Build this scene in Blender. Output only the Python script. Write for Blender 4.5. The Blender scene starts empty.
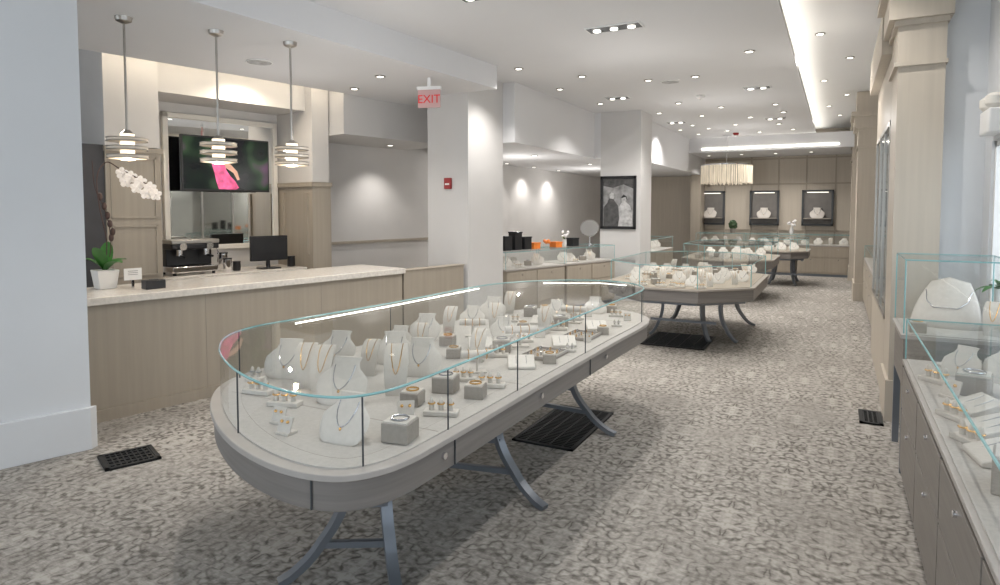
import bpy, bmesh, math, random
from mathutils import Vector, Matrix
random.seed(4)
S=bpy.context.scene
COL=S.collection
# ------------------------------------------------------------ materials
def newmat(name):
    m=bpy.data.materials.new(name); m.use_nodes=True
    nt=m.node_tree; nt.nodes.clear()
    out=nt.nodes.new('ShaderNodeOutputMaterial')
    return m,nt,out
def N(nt,t,**k):
    n=nt.nodes.new(t)
    for a,b in k.items(): setattr(n,a,b)
    return n
def mth(nt,op,a,b=None,clamp=False):
    n=nt.nodes.new('ShaderNodeMath'); n.operation=op; n.use_clamp=clamp
    for i,v in enumerate((a,b)):
        if v is None: continue
        if isinstance(v,(int,float)): n.inputs[i].default_value=v
        else: nt.links.new(v,n.inputs[i])
    return n.outputs[0]
def mat(name,col,rough=.5,metal=0,var=.06,scale=(8,8,8),emit=0,bump=0,spec=.5,detail=4):
    m,nt,out=newmat(name)
    b=N(nt,'ShaderNodeBsdfPrincipled')
    nt.links.new(b.outputs[0],out.inputs[0])
    b.inputs['Roughness'].default_value=rough; b.inputs['Metallic'].default_value=metal
    b.inputs['Specular IOR Level'].default_value=spec
    tc=N(nt,'ShaderNodeTexCoord'); mp=N(nt,'ShaderNodeMapping'); mp.inputs['Scale'].default_value=scale
    no=N(nt,'ShaderNodeTexNoise'); no.inputs['Scale'].default_value=1; no.inputs['Detail'].default_value=detail
    nt.links.new(tc.outputs['Object'],mp.inputs[0]); nt.links.new(mp.outputs[0],no.inputs['Vector'])
    r=N(nt,'ShaderNodeValToRGB')
    r.color_ramp.elements[0].position=.3; r.color_ramp.elements[1].position=.7
    r.color_ramp.elements[0].color=[c*(1-var) for c in col]+[1]
    r.color_ramp.elements[1].color=[min(1,c*(1+var)) for c in col]+[1]
    nt.links.new(no.outputs[0],r.inputs[0]); nt.links.new(r.outputs[0],b.inputs['Base Color'])
    if emit:
        nt.links.new(r.outputs[0],b.inputs['Emission Color']); b.inputs['Emission Strength'].default_value=emit
    if bump:
        bp=N(nt,'ShaderNodeBump'); bp.inputs['Strength'].default_value=bump; bp.inputs['Distance'].default_value=.01
        nt.links.new(no.outputs[0],bp.inputs['Height']); nt.links.new(bp.outputs[0],b.inputs['Normal'])
    return m
def glassmat(name,tint=(.978,.99,.988)):
    m,nt,out=newmat(name)
    t=N(nt,'ShaderNodeBsdfTransparent'); t.inputs[0].default_value=(*tint,1)
    g=N(nt,'ShaderNodeBsdfGlossy'); g.inputs['Roughness'].default_value=0
    lw=N(nt,'ShaderNodeLayerWeight'); lw.inputs[0].default_value=.5
    no=N(nt,'ShaderNodeTexNoise'); no.inputs['Scale'].default_value=.7
    k=mth(nt,'ADD',mth(nt,'MULTIPLY',mth(nt,'POWER',lw.outputs['Facing'],5),.36),.035)
    k=mth(nt,'MULTIPLY',k,mth(nt,'ADD',mth(nt,'MULTIPLY',no.outputs[0],.3),.85))
    mx=N(nt,'ShaderNodeMixShader'); nt.links.new(k,mx.inputs[0]); nt.links.new(t.outputs[0],mx.inputs[1]); nt.links.new(g.outputs[0],mx.inputs[2])
    nt.links.new(mx.outputs[0],out.inputs[0]); return m
M={}
M['wall']=mat('painted_wall',(.60,.59,.58),.7,var=.02,scale=(2,2,2))
M['wallblue']=mat('painted_wall_cool',(.66,.675,.69),.7,var=.02,scale=(2,2,2))
M['wallgrey']=mat('painted_wall_grey',(.61,.595,.58),.7,var=.03,scale=(2,2,2))
M['ceil']=mat('ceiling_paint',(.68,.68,.69),.8,var=.015,scale=(1,1,1))
M['ceilhi']=mat('raised_ceiling_cove_glow',(.80,.80,.80),.8,var=.015,scale=(1,1,1))  # ceiling paint made lighter to stand in for the cove glow
M['white']=mat('white_paint',(.80,.80,.79),.5,var=.02)
M['wood']=mat('taupe_wood_vertical',(.365,.32,.26),.5,var=.055,scale=(26,26,.9))
M['woodh']=mat('grey_wood_horizontal',(.185,.17,.158),.42,var=.12,scale=(2,2,60),bump=.03)
M['woodlight']=mat('cream_wood_panel',(.50,.445,.37),.5,var=.045,scale=(25,25,1))
M['woodr']=mat('grey_drawer_wood',(.20,.18,.16),.42,var=.14,scale=(3,3,50),bump=.03)
M['lip']=mat('light_case_lip',(.38,.355,.33),.4,var=.05)
M['stone']=mat('quartz_top',(.72,.68,.62),.18,var=.10,scale=(40,40,40),detail=8)
M['metal']=mat('grey_satin_metal',(.20,.22,.25),.35,.6,var=.05)
M['chrome']=mat('chrome',(.75,.75,.77),.12,1,var=.02)
M['nickel']=mat('brushed_nickel',(.45,.43,.40),.3,1,var=.04)
M['black']=mat('black_plastic',(.012,.012,.014),.35,var=.1)
M['iron']=mat('black_iron',(.018,.02,.022),.5,.3,var=.1)
M['fabric']=mat('pale_display_fabric',(.45,.425,.395),.85,var=.05,scale=(60,60,60),bump=.05)
M['decktan']=mat('tan_display_fabric',(.33,.285,.23),.85,var=.05,scale=(60,60,60),bump=.05)
M['fabricw']=mat('pale_beige_leatherette',(.55,.515,.47),.5,var=.04,scale=(40,40,40))
M['taupe']=mat('taupe_riser_fabric',(.31,.28,.245),.8,var=.05,scale=(60,60,60))
M['gold']=mat('gold',(.80,.50,.20),.25,1,var=.05)
M['silver']=mat('silver',(.6,.6,.62),.2,1,var=.05)
M['glass']=glassmat('clear_glass')
M['edge']=mat('glass_green_edge',(.22,.42,.43),.15,var=.1,emit=.06)
M['seam']=mat('dark_seam',(.05,.055,.06),.4,var=.05)
M['mirror']=mat('mirror',(.88,.90,.91),.02,1,var=.02,scale=(1,1,1))
M['mirrordark']=mat('mirror_reflection_tint',(.50,.50,.46),.05,1,var=.05,scale=(1,1,1))  # darker greyish-olive reflection is put into the mirror's colour
M['led']=mat('warm_led',(1,.86,.66),.5,var=.01,emit=13)
M['core']=mat('pendant_glow',(1,.86,.66),.5,var=.01,emit=1.3)
M['cove']=mat('cove_led',(1,.94,.84),.5,var=.01,emit=10)
M['nicheled']=mat('niche_led',(1,.94,.84),.5,var=.01,emit=1.5)
M['ledw']=mat('white_led',(1,.95,.86),.5,var=.01,emit=4)
M['shade']=mat('frosted_glass_shade',(.60,.54,.46),.3,var=.03,emit=.10)
M['exitred']=mat('exit_red',(.62,.03,.03),.4,var=.02,emit=.25)
M['exitbg']=mat('exit_panel',(.60,.38,.37),.3,var=.02)
M['red']=mat('red_plastic',(.30,.02,.02),.4,var=.05)
M['leaf']=mat('green_leaf',(.045,.17,.03),.35,var=.3,scale=(10,10,10))
M['leafd']=mat('dark_green_foliage',(.02,.055,.015),.6,var=.5,scale=(30,30,30))
M['stem']=mat('brown_stem',(.07,.04,.035),.6,var=.2)
M['petal']=mat('white_petal',(.85,.83,.83),.5,var=.04)
M['orange']=mat('orange_flower',(.8,.22,.03),.5,var=.15)
M['pink']=mat('screen_pink',(.80,.12,.30),.5,var=.4,emit=.4,scale=(14,14,14))
M['skin']=mat('screen_skin',(.60,.36,.28),.5,var=.1,emit=.25)
M['darkroom']=mat('opening_shade',(.05,.05,.055),.6,var=.1)  # near-black colour put in for the shade inside openings
M['crystal']=mat('warm_crystal',(.74,.66,.53),.3,var=.22,emit=.24,scale=(30,30,3))
M['grey']=mat('grey_print',(.22,.22,.22),.6,var=.5,scale=(9,9,9))
M['dgrey']=mat('dark_grey_print',(.06,.06,.06),.6,var=.5,scale=(12,12,12))
M['lgrey']=mat('light_grey_print',(.42,.42,.42),.6,var=.35,scale=(14,14,14))
M['panelgrey']=mat('niche_back',(.17,.16,.15),.6,var=.1)
M['cream']=mat('lamp_cream',(.75,.72,.66),.4,var=.03)
# tv picture
m,nt,out=newmat('tv_picture'); b=N(nt,'ShaderNodeBsdfPrincipled'); nt.links.new(b.outputs[0],out.inputs[0])
tc=N(nt,'ShaderNodeTexCoord'); no=N(nt,'ShaderNodeTexNoise'); no.inputs['Scale'].default_value=2.6; no.inputs['Detail'].default_value=1
nt.links.new(tc.outputs['Object'],no.inputs['Vector']); r=N(nt,'ShaderNodeValToRGB'); cr=r.color_ramp
cr.elements[0].position=.38; cr.elements[0].color=(.005,.005,.008,1); cr.elements[1].position=.75; cr.elements[1].color=(.13,.05,.13,1)
e=cr.elements.new(.52); e.color=(.006,.012,.009,1); e=cr.elements.new(.60); e.color=(.02,.04,.022,1)
nt.links.new(no.outputs[0],r.inputs[0]); nt.links.new(r.outputs[0],b.inputs['Base Color']); nt.links.new(r.outputs[0],b.inputs['Emission Color'])
b.inputs['Emission Strength'].default_value=.7; b.inputs['Roughness'].default_value=.2; b.inputs['Specular IOR Level'].default_value=.25; M['tv']=m
# carpet : mirrored (damask-like) noise, worn away by larger noise, with woven streaks
m,nt,out=newmat('patterned_carpet'); b=N(nt,'ShaderNodeBsdfPrincipled'); nt.links.new(b.outputs[0],out.inputs[0])
b.inputs['Roughness'].default_value=.95; b.inputs['Specular IOR Level'].default_value=.15
tc=N(nt,'ShaderNodeTexCoord')
s0=N(nt,'ShaderNodeSeparateXYZ'); nt.links.new(tc.outputs['Object'],s0.inputs[0])
def noiseof(vec,scale,detail,rough=.5):
    n=N(nt,'ShaderNodeTexNoise'); n.inputs['Scale'].default_value=scale; n.inputs['Detail'].default_value=detail; n.inputs['Roughness'].default_value=rough
    nt.links.new(vec,n.inputs['Vector']); return n.outputs[0]
def mirrored(px,py,shift):
    row=mth(nt,'FLOOR',mth(nt,'DIVIDE',s0.outputs[1],py*2))
    xs=mth(nt,'ADD',s0.outputs[0],mth(nt,'MULTIPLY',row,shift))
    c=N(nt,'ShaderNodeCombineXYZ')
    nt.links.new(mth(nt,'PINGPONG',xs,px),c.inputs[0]); nt.links.new(mth(nt,'PINGPONG',s0.outputs[1],py),c.inputs[1]); return c.outputs[0]
mv=mirrored(.24,.32,.24)
d1=noiseof(mv,11,1.2); d2=noiseof(mv,24,1.5)
lace=mth(nt,'ABSOLUTE',mth(nt,'SUBTRACT',d1,.5))
lace=mth(nt,'SUBTRACT',mth(nt,'MINIMUM',mth(nt,'MULTIPLY',lace,16.0),1.0),.6)
fl=mth(nt,'MULTIPLY',mth(nt,'SUBTRACT',d2,.5),5.0)
p=mth(nt,'ADD',mth(nt,'MULTIPLY',lace,1.3),fl)
def nz(scale,amt,detail=4):
    mp=N(nt,'ShaderNodeMapping'); mp.inputs['Scale'].default_value=scale; nt.links.new(tc.outputs['Object'],mp.inputs[0])
    n=N(nt,'ShaderNodeTexNoise'); n.inputs['Scale'].default_value=1; n.inputs['Detail'].default_value=detail; nt.links.new(mp.outputs[0],n.inputs['Vector'])
    return mth(nt,'MULTIPLY',mth(nt,'SUBTRACT',n.outputs[0],.5),amt)
p=mth(nt,'MULTIPLY',p,mth(nt,'ADD',nz((2.0,1.5,1),2.6,4),.85))
p=mth(nt,'ADD',p,nz((.8,.55,1),1.5,4))
p=mth(nt,'ADD',p,nz((3.5,2.4,1),.9,5))
p=mth(nt,'ADD',p,nz((14,80,1),1.3,3))
p=mth(nt,'ADD',p,nz((70,10,1),.8,3))
p=mth(nt,'ADD',p,nz((60,180,1),1.5,2))
p=mth(nt,'ADD',mth(nt,'MULTIPLY',p,.34),.52,True)
r=N(nt,'ShaderNodeValToRGB'); cr=r.color_ramp
cr.elements[0].position=.10; cr.elements[0].color=(.130,.119,.105,1); cr.elements[1].position=.90; cr.elements[1].color=(.415,.39,.355,1)
nt.links.new(p,r.inputs[0]); nt.links.new(r.outputs[0],b.inputs['Base Color'])
bp=N(nt,'ShaderNodeBump'); bp.inputs['Strength'].default_value=.2; bp.inputs['Distance'].default_value=.005
nt.links.new(p,bp.inputs['Height']); nt.links.new(bp.outputs[0],b.inputs['Normal']); M['carpet']=m
# ------------------------------------------------------------ mesh builder
class MB:
    def __init__(s): s.v=[]; s.f=[]
    def add(s,vs,fs):
        o=len(s.v); s.v+= [tuple(p) for p in vs]; s.f+=[[i+o for i in f] for f in fs]; return s
    def box(s,x0,y0,z0,x1,y1,z1):
        return s.add([(x0,y0,z0),(x1,y0,z0),(x1,y1,z0),(x0,y1,z0),(x0,y0,z1),(x1,y0,z1),(x1,y1,z1),(x0,y1,z1)],
            [(0,3,2,1),(4,5,6,7),(0,1,5,4),(1,2,6,5),(2,3,7,6),(3,0,4,7)])
    def cbox(s,cx,cy,z0,w,d,h): return s.box(cx-w/2,cy-d/2,z0,cx+w/2,cy+d/2,z0+h)
    def frustum(s,cx,cy,z0,w0,d0,z1,w1,d1):
        vs=[(cx+a*w0/2,cy+b_*d0/2,z0) for a,b_ in((-1,-1),(1,-1),(1,1),(-1,1))]+[(cx+a*w1/2,cy+b_*d1/2,z1) for a,b_ in((-1,-1),(1,-1),(1,1),(-1,1))]
        return s.add(vs,[(0,3,2,1),(4,5,6,7),(0,1,5,4),(1,2,6,5),(2,3,7,6),(3,0,4,7)])
    def prism(s,pts,z0,z1):
        n=len(pts); vs=[(x,y,z0) for x,y in pts]+[(x,y,z1) for x,y in pts]
        return s.add(vs,[list(range(n))[::-1],list(range(n,2*n))]+[(i,(i+1)%n,n+(i+1)%n,n+i) for i in range(n)])
    def band(s,pts,z0,z1,closed=True):
        n=len(pts); vs=[(x,y,z0) for x,y in pts]+[(x,y,z1) for x,y in pts]
        return s.add(vs,[(i,(i+1)%n,n+(i+1)%n,n+i) for i in range(n if closed else n-1)])
    def lathe(s,prof,n=24,c=(0,0,0)):
        vs=[];k=len(prof)
        for r,z in prof:
            for i in range(n):
                a=2*math.pi*i/n; vs.append((c[0]+r*math.cos(a),c[1]+r*math.sin(a),c[2]+z))
        fs=[(j*n+i,j*n+(i+1)%n,(j+1)*n+(i+1)%n,(j+1)*n+i) for j in range(k-1) for i in range(n)]
        fs+=[list(range(n))[::-1],list(range((k-1)*n,k*n))]
        return s.add(vs,fs)
    def cyl(s,x,y,z0,z1,r0,r1=None,n=20): return s.lathe([(r0,z0),(r0 if r1 is None else r1,z1)],n,(x,y,0))
    def tube(s,path,r,n=8,closed=False,rot=0):
        P=[Vector(p) for p in path]; k=len(P); vs=[]
        for i,p in enumerate(P):
            a=P[(i-1)%k] if (closed or i>0) else p; b_=P[(i+1)%k] if (closed or i<k-1) else p
            t=(b_-a).normalized(); up=Vector((0,0,1)) if abs(t.z)<.9 else Vector((0,1,0))
            u=t.cross(up).normalized(); w=u.cross(t).normalized(); rr=r[i] if isinstance(r,(list,tuple)) else r
            for j in range(n):
                q=2*math.pi*j/n+rot; vs.append(p+u*math.cos(q)*rr+w*math.sin(q)*rr)
        fs=[(i*n+j,i*n+(j+1)%n,((i+1)%k)*n+(j+1)%n,((i+1)%k)*n+j) for i in range(k if closed else k-1) for j in range(n)]
        if not closed: fs+=[list(range(n))[::-1],list(range((k-1)*n,k*n))]
        return s.add(vs,fs)
    def ribbon(s,P,side,ws,ts):
        P=[Vector(p) for p in P]; sd=Vector(side).normalized(); vs=[];k=len(P)
        for i,p in enumerate(P):
            t=(P[min(i+1,k-1)]-P[max(i-1,0)]).normalized(); nn=t.cross(sd).normalized()
            for a,b_ in ((-1,-1),(1,-1),(1,1),(-1,1)): vs.append(p+sd*a*ws[i]/2+nn*b_*ts[i]/2)
        fs=[(i*4+j,i*4+(j+1)%4,(i+1)*4+(j+1)%4,(i+1)*4+j) for i in range(k-1) for j in range(4)]+[(3,2,1,0),(4*k-4,4*k-3,4*k-2,4*k-1)]
        return s.add(vs,fs)
    def bar(s,path,r): return s.tube(path,r,4,rot=math.pi/4)
    def sphere(s,c,r,sz=1,n=14):
        pr=[(max(.0005,r*math.sin(math.pi*i/10)),-r*sz*math.cos(math.pi*i/10)) for i in range(11)]
        return s.lathe(pr,n,c)
    def torus(s,c,R,r,ax='z',n=20,m=6):
        pts=[]
        for i in range(n):
            a=2*math.pi*i/n; x,y=R*math.cos(a),R*math.sin(a)
            pts.append((c[0]+x,c[1]+y,c[2]) if ax=='z' else ((c[0]+x,c[1],c[2]+y) if ax=='y' else (c[0],c[1]+x,c[2]+y)))
        return s.tube(pts,r,m,True)
    def xf(s,Mx): s.v=[tuple(Mx@Vector(p)) for p in s.v]; return s
def mk(mb,name,mt,parent=None,loc=None,rz=0,smooth=True,bevel=0,label=None,sub=0):
    me=bpy.data.meshes.new(name); me.from_pydata(mb.v,[],mb.f); me.update()
    bm=bmesh.new(); bm.from_mesh(me); bmesh.ops.recalc_face_normals(bm,faces=bm.faces); bm.to_mesh(me); bm.free()
    me.materials.append(M[mt])
    if smooth:
        me.polygons.foreach_set('use_smooth',[True]*len(me.polygons))
        me.set_sharp_from_angle(angle=math.radians(35))
    o=bpy.data.objects.new(name,me); COL.objects.link(o)
    if parent: o.parent=parent
    if loc: o.location=loc
    o.rotation_euler[2]=rz
    if bevel:
        md=o.modifiers.new('b','BEVEL'); md.width=bevel; md.segments=2; md.limit_method='ANGLE'
    if label: o['label']=label
    return o
def thing(name,label,cat,loc=(0,0,0),rz=0,group=None,scale=1):
    o=bpy.data.objects.new(name,None); o.empty_display_size=.05; COL.objects.link(o)
    o.location=loc; o.rotation_euler[2]=rz; o.scale=(scale,)*3
    o['label']=label; o['category']=cat
    if group: o['group']=group
    return o
def tag(o,label,cat,group=None):
    o['label']=label; o['category']=cat
    if group: o['group']=group
    return o
def clone(root,loc,rz=0,scale=1,label=None,group=None):
    c=root.copy(); COL.objects.link(c); c.location=loc; c.rotation_euler[2]=rz; c.scale=(scale,)*3
    for ch in root.children:
        d=ch.copy(); COL.objects.link(d); d.parent=c
        for g in ch.children:
            e=g.copy(); COL.objects.link(e); e.parent=d
    if label: c['label']=label
    if group: c['group']=group
    return c
def st(mb,name,mt,loc=None,rz=0,bevel=0):
    o=mk(mb,name,mt,None,loc,rz,smooth=False,bevel=bevel); o['kind']='structure'; return o
# counter frame
C0=(-4.98,2.88); CR=math.radians(78.3); cu=(math.cos(CR),math.sin(CR)); cn=(-math.sin(CR),math.cos(CR))
def L(x,y,z=0): return (C0[0]+cu[0]*x+cn[0]*y, C0[1]+cu[1]*x+cn[1]*y, z)
CL=(C0[0],C0[1],0)
# ------------------------------------------------------------ structure
st(MB().box(-10,-2.7,-.05,3,19,0),'floor','carpet')
# ceilings
st(MB().box(-10,-2.7,3.38,-.6,18.7,3.80),'ceiling','ceil')
st(MB().box(-.6,-2.7,3.70,3,18.7,3.80),'ceiling_raised','ceilhi')
st(MB().box(-.6,-2.6,3.38,-.48,18.5,3.40).box(-.495,-2.6,3.40,-.48,18.5,3.44),'trim_11','ceil')
st(MB().prism([(-3.70,6.95),(-4.13,6.98),(-4.2,8.0),(-5.4,8.3),(-5.53,6.36),(-6.14,3.43),(-7.4,-2.6),(-4.50,-2.6)],3.1,3.38),'ceiling_bar','ceil')
st(MB().prism([(-3.95,7.93),(-3.95,11.2),(-3.83,11.2),(-3.83,11.94),(-3.3,11.94),(-3.3,18.6),(-6.3,18.6),(-6.3,9.3),(-5.0,7.93)],2.56,3.38),'ceiling_alcove','ceil')
st(MB().box(3.27,1.3,2.6,5.3,2.4,3.38),'ceiling_corner','wall',CL,CR)
st(MB().box(-3.3,16.4,3.03,.3,18.6,3.38),'ceiling_back','ceil')
# walls
st(MB().prism([(-4.52,2.53),(-4.82,2.60),(-6.4,-2.6),(-6.15,-2.6)],0,3.38),'wall_left','wallblue')
st(MB().prism([(-4.485,2.51),(-4.51,2.565),(-6.13,-2.5),(-6.09,-2.5)],0,.29),'baseboard_left','wallblue',bevel=.004)
st(MB().box(-3.5,2.4,0,6.35,2.5,3.38),'wall_bar','wallgrey',CL,CR)
st(MB().box(-1.5,1.62,0,.615,1.67,2.28),'dark_recess_sheet','darkroom',CL,CR)  # dark sheet standing in for the shaded recess beside the bar
st(MB().box(-6.3,9.5,0,-6.2,18.6,2.6),'wall_alcove','wallgrey')
st(MB().box(-6.3,18.6,0,1.2,18.7,3.8),'wall_back','woodlight')
st(MB().box(.80,5.95,0,.9,18.6,3.8),'wall_right','wallgrey')
wr=MB()
wr.box(.95,-2.6,0,1.1,.2,3.8); wr.box(.95,1.9,0,1.1,2.2,3.8); wr.box(.95,3.9,0,1.1,4.3,3.8); wr.box(.95,5.62,0,1.1,5.85,3.8)
for a,b_ in ((.2,1.9),(2.2,3.9)): wr.box(.95,a,0,1.1,b_,1.05); wr.box(.95,a,2.75,1.1,b_,3.8)
wr.box(.95,4.3,0,1.1,5.62,.95); wr.box(.95,4.3,2.12,1.1,5.62,3.8)
st(wr,'wall_window','wallblue')
st(MB().box(.66,5.85,0,1.1,5.95,3.8),'wall_window_return','wallblue')
wf=MB(); wf.box(.97,4.3,.95,1.02,4.34,2.12); wf.box(.97,5.58,.95,1.02,5.62,2.12); wf.box(.97,4.3,2.08,1.02,5.62,2.12); wf.box(.97,4.3,.95,1.02,5.62,.99); wf.box(.97,4.95,.95,1.02,4.98,2.12)
st(wf,'window_1','white')
for k_,(a,b_) in enumerate(((.2,1.9),(2.2,3.9))):
    wf=MB(); wf.box(1.0,a,1.05,1.05,a+.05,2.75); wf.box(1.0,b_-.05,1.05,1.05,b_,2.75); wf.box(1.0,a,1.05,1.05,b_,1.1); wf.box(1.0,a,2.7,1.05,b_,2.75); wf.box(1.0,(a+b_)/2-.02,1.05,1.05,(a+b_)/2+.02,2.75); wf.box(1.0,a,2.1,1.05,b_,2.14)
    st(wf,'window_%d'%(k_+2),'seam')
fr=MB(); fr.box(-6.4,-2.7,0,1.2,-2.6,.35); fr.box(-6.4,-2.7,2.9,1.2,-2.6,3.8)
for x in (-6.4,-4.5,-2.6,-.7,1.05): fr.box(x,-2.7,.35,x+.15,-2.6,2.9)
st(fr,'wall_front','wallgrey')
# columns
st(MB().box(-4.74,6.98,0,-4.13,7.93,3.38),'wall_pillar','wall')
st(MB().box(-3.83,11.2,0,-3.09,11.94,3.38),'wall_far_pillar','wall')
st(MB().box(-3.86,11.17,0,-3.06,11.97,.2),'baseboard_far_pillar','wall')
# bar niche cheeks / header
st(MB().box(.62,1.6,2.28,1.14,2.4,3.38),'wall_bar_cheek','wallgrey',CL,CR)
w=MB().box(.62,1.6,0,1.14,2.4,2.25)
for (a,b_,z0,z1) in ((.66,1.10,1.55,2.18),(.66,1.10,.95,1.48)):
    for q in ((a,z0,b_,z0+.02),(a,z1-.02,b_,z1),(a,z0,a+.02,z1),(b_-.02,z0,b_,z1)): w.box(q[0],1.585,q[1],q[2],1.6,q[3])
w.box(.61,1.57,2.22,1.16,2.4,2.27)
st(w,'trim_1','wood',CL,CR)
st(MB().box(3.0,1.6,1.99,3.25,2.4,3.38),'wall_bar_cheek_far','wallgrey',CL,CR)
w=MB().box(2.98,1.58,0,3.26,2.4,1.93); w.box(2.95,1.55,1.93,3.265,2.4,1.985); w.box(2.95,1.66,1.05,2.98,1.69,1.85); w.box(2.95,2.2,1.05,2.98,2.23,1.85)
st(w,'trim_2','wood',CL,CR)
st(MB().box(1.14,1.75,2.9,3.0,2.4,3.38),'wall_bar_header','wallgrey',CL,CR)
st(MB().box(3.6,2.37,1.12,5.9,2.4,1.16),'trim_4','wood',CL,CR)
# back wall panelling
t=MB()
for x in [-3.45,-2.78,-2.1,-1.42,-.75,-.07]: t.box(x,18.57,0,x+.035,18.6,3.03)
for z in (1.05,2.28,2.95): t.box(-3.5,18.575,z,.3,18.6,z+.04)
st(t,'trim_5','wood')
st(MB().box(-3.55,17.9,0,-3.3,18.6,2.56),'trim_6','wood')
# right pilasters
def pilaster(i,x0,x1,y0,y1):
    p=MB(); p.box(x0,y0,0,x1,y1,2.72)
    p.box(x0-.02,y0-.02,0,x1,y1,.32)
    for a,(z0,z1,e) in enumerate(((2.72,2.75,.025),(2.75,3.02,.005),(3.02,3.06,.03),(3.06,3.26,.07),(3.26,3.34,.12),(3.34,3.69,.04))):
        p.box(x0-e,y0-e,z0,x1+e*.5,y1+.02,z1)
    st(p,'trim_%d'%i,'woodlight')
pilaster(7,.38,.68,5.75,6.35)
st(MB().box(.43,6.36,0,.8,8.5,2.75).box(.38,6.36,0,.43,8.5,.7).box(.38,6.36,2.4,.43,8.5,2.94).box(.3,6.38,2.95,.8,8.6,3.3),'trim_8','woodlight')
pilaster(9,.30,.66,13.0,13.9)
pilaster(10,.27,.6,16.6,17.2)
mm=thing('wall_display_cabinet','tall glazed wall cabinet with mirrored back tinted for its reflection','cabinet',(0,0,0))
mk(MB().box(.41,6.40,.74,.425,8.45,2.36),'mirror_back','mirrordark',mm,smooth=False)
f=MB()
for y in (6.38,7.05,7.72,8.42): f.box(.375,y,.7,.395,y+.04,2.4)
f.box(.375,6.38,.7,.395,8.46,.74); f.box(.375,6.38,2.36,.395,8.46,2.4); mk(f,'door_frame','nickel',mm,smooth=False)
mk(MB().add([(.385,6.4,.74),(.385,8.44,.74),(.385,8.44,2.36),(.385,6.4,2.36)],[(0,1,2,3)]),'glass_door','glass',mm,smooth=False)
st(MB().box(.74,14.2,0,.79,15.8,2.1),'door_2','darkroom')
# ------------------------------------------------------------ grates
def grate(w,d,loc,rz,label):
    g=MB(); g.box(-w/2,-d/2,0,w/2,-d/2+.025,.014); g.box(-w/2,d/2-.025,0,w/2,d/2,.014); g.box(-w/2,-d/2,0,-w/2+.025,d/2,.014); g.box(w/2-.025,-d/2,0,w/2,d/2,.014)
    g.box(-w/2,-d/2,0,w/2,d/2,.004)
    n=int(d/.03)
    for i in range(1,n): g.box(-w/2,-d/2+i*d/n-.005,0,w/2,-d/2+i*d/n+.005,.011)
    for i in range(1,5): g.box(-w/2+i*w/5-.005,-d/2,0,-w/2+i*w/5+.005,d/2,.012)
    tag(mk(g,'floor_grate','iron',None,loc,rz,smooth=False),label,'vent')
grate(.30,.32,(-4.10,2.53,.001),math.radians(-22),'square black iron vent set in carpet beside the wall')
grate(.46,.9,(-1.78,4.45,.001),0,'black metal grate in carpet beneath the long display case')
grate(.75,.85,(-1.71,8.04,.001),0,'black metal grate in carpet beneath an octagonal case')
grate(.16,.35,(.27,5.75,.001),0,'small black vent at the foot of the pilaster')
# ------------------------------------------------------------ bar counter
bc=thing('service_counter','long taupe wood service counter fronted by flat panels','counter',CL,CR)
mk(MB().box(-.3,.03,.09,3.1,.70,.91),'cabinet_body','wood',bc,bevel=.003)
mk(MB().box(-.3,.015,0,3.1,.70,.09),'plinth','wood',bc)
for x in (.83,2.01): mk(MB().box(x,.0285,.09,x+.003,.031,.91),'panel_joint','taupe',bc)
ct=mk(MB().box(-.32,-.01,.91,3.12,.78,.97),'countertop','stone',None,CL,CR,bevel=.006); tag(ct,'cream speckled stone worktop on the service counter','countertop')
lw=thing('counter_half_wall','taupe wood half wall continuing from the service counter','half wall',CL,CR)
mk(MB().box(3.125,.03,0,4.13,.14,.93),'panel','wood',lw); mk(MB().box(3.125,.02,.93,4.14,.15,.945),'cap','wood',lw,bevel=.003)
bb=thing('back_counter','low back bar cabinet with pale stone top','counter',CL,CR)
mk(MB().box(1.15,1.7,0,2.94,2.33,.86),'cabinet_body','wood',bb); mk(MB().box(1.15,1.66,.86,2.94,2.33,.9),'top','stone',bb,bevel=.004)
# mirror + tv
mr=thing('wall_mirror','large bar mirror in a pale wood frame','mirror',CL,CR)
mk(MB().box(1.55,2.37,1.2,2.9,2.38,2.72),'mirror_glass','mirror',mr,smooth=False)
f=MB(); f.box(1.49,2.34,1.14,1.55,2.4,2.78); f.box(2.9,2.34,1.14,2.96,2.4,2.78); f.box(1.49,2.34,2.72,2.96,2.4,2.78); f.box(1.49,2.34,1.14,2.96,2.4,1.2); mk(f,'frame','cream',mr,bevel=.004)
tv=thing('television','black flat television showing a performer in pink','television',L(2.18,2.2,0),CR)
mk(MB().box(-.56,-.02,1.86,.56,.03,2.52),'casing','black',tv,bevel=.005)
mk(MB().box(-.54,-.024,1.885,.54,-.0205,2.5),'screen','tv',tv,smooth=False)
def flat(pts,y): 
    m_=MB(); n=len(pts); m_.add([(x,y,z) for x,z in pts],[list(range(n))]); return m_
mk(flat([(-.12,1.885),(.10,1.885),(.14,1.91),(.09,1.99),(.03,2.05),(-.02,2.12),(-.05,2.22),(-.10,2.27),(-.17,2.25),(-.20,2.18),(-.17,2.08),(-.15,1.98)],-.026),'screen_figure_dress','pink',tv,smooth=False)
mk(flat([(-.17,2.25),(-.10,2.27),(-.08,2.33),(-.09,2.39),(-.14,2.42),(-.20,2.39),(-.21,2.31)],-.0265),'screen_figure_head','skin',tv,smooth=False)
mk(flat([(-.05,2.22),(-.03,2.15),(.07,2.09),(.12,2.0),(.15,2.01),(.12,2.11),(.04,2.19)],-.026),'screen_figure_arm','skin',tv,smooth=False)
mk(MB().box(-.1,.03,2.1,.1,.165,2.3),'wall_bracket','black',tv)
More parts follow.
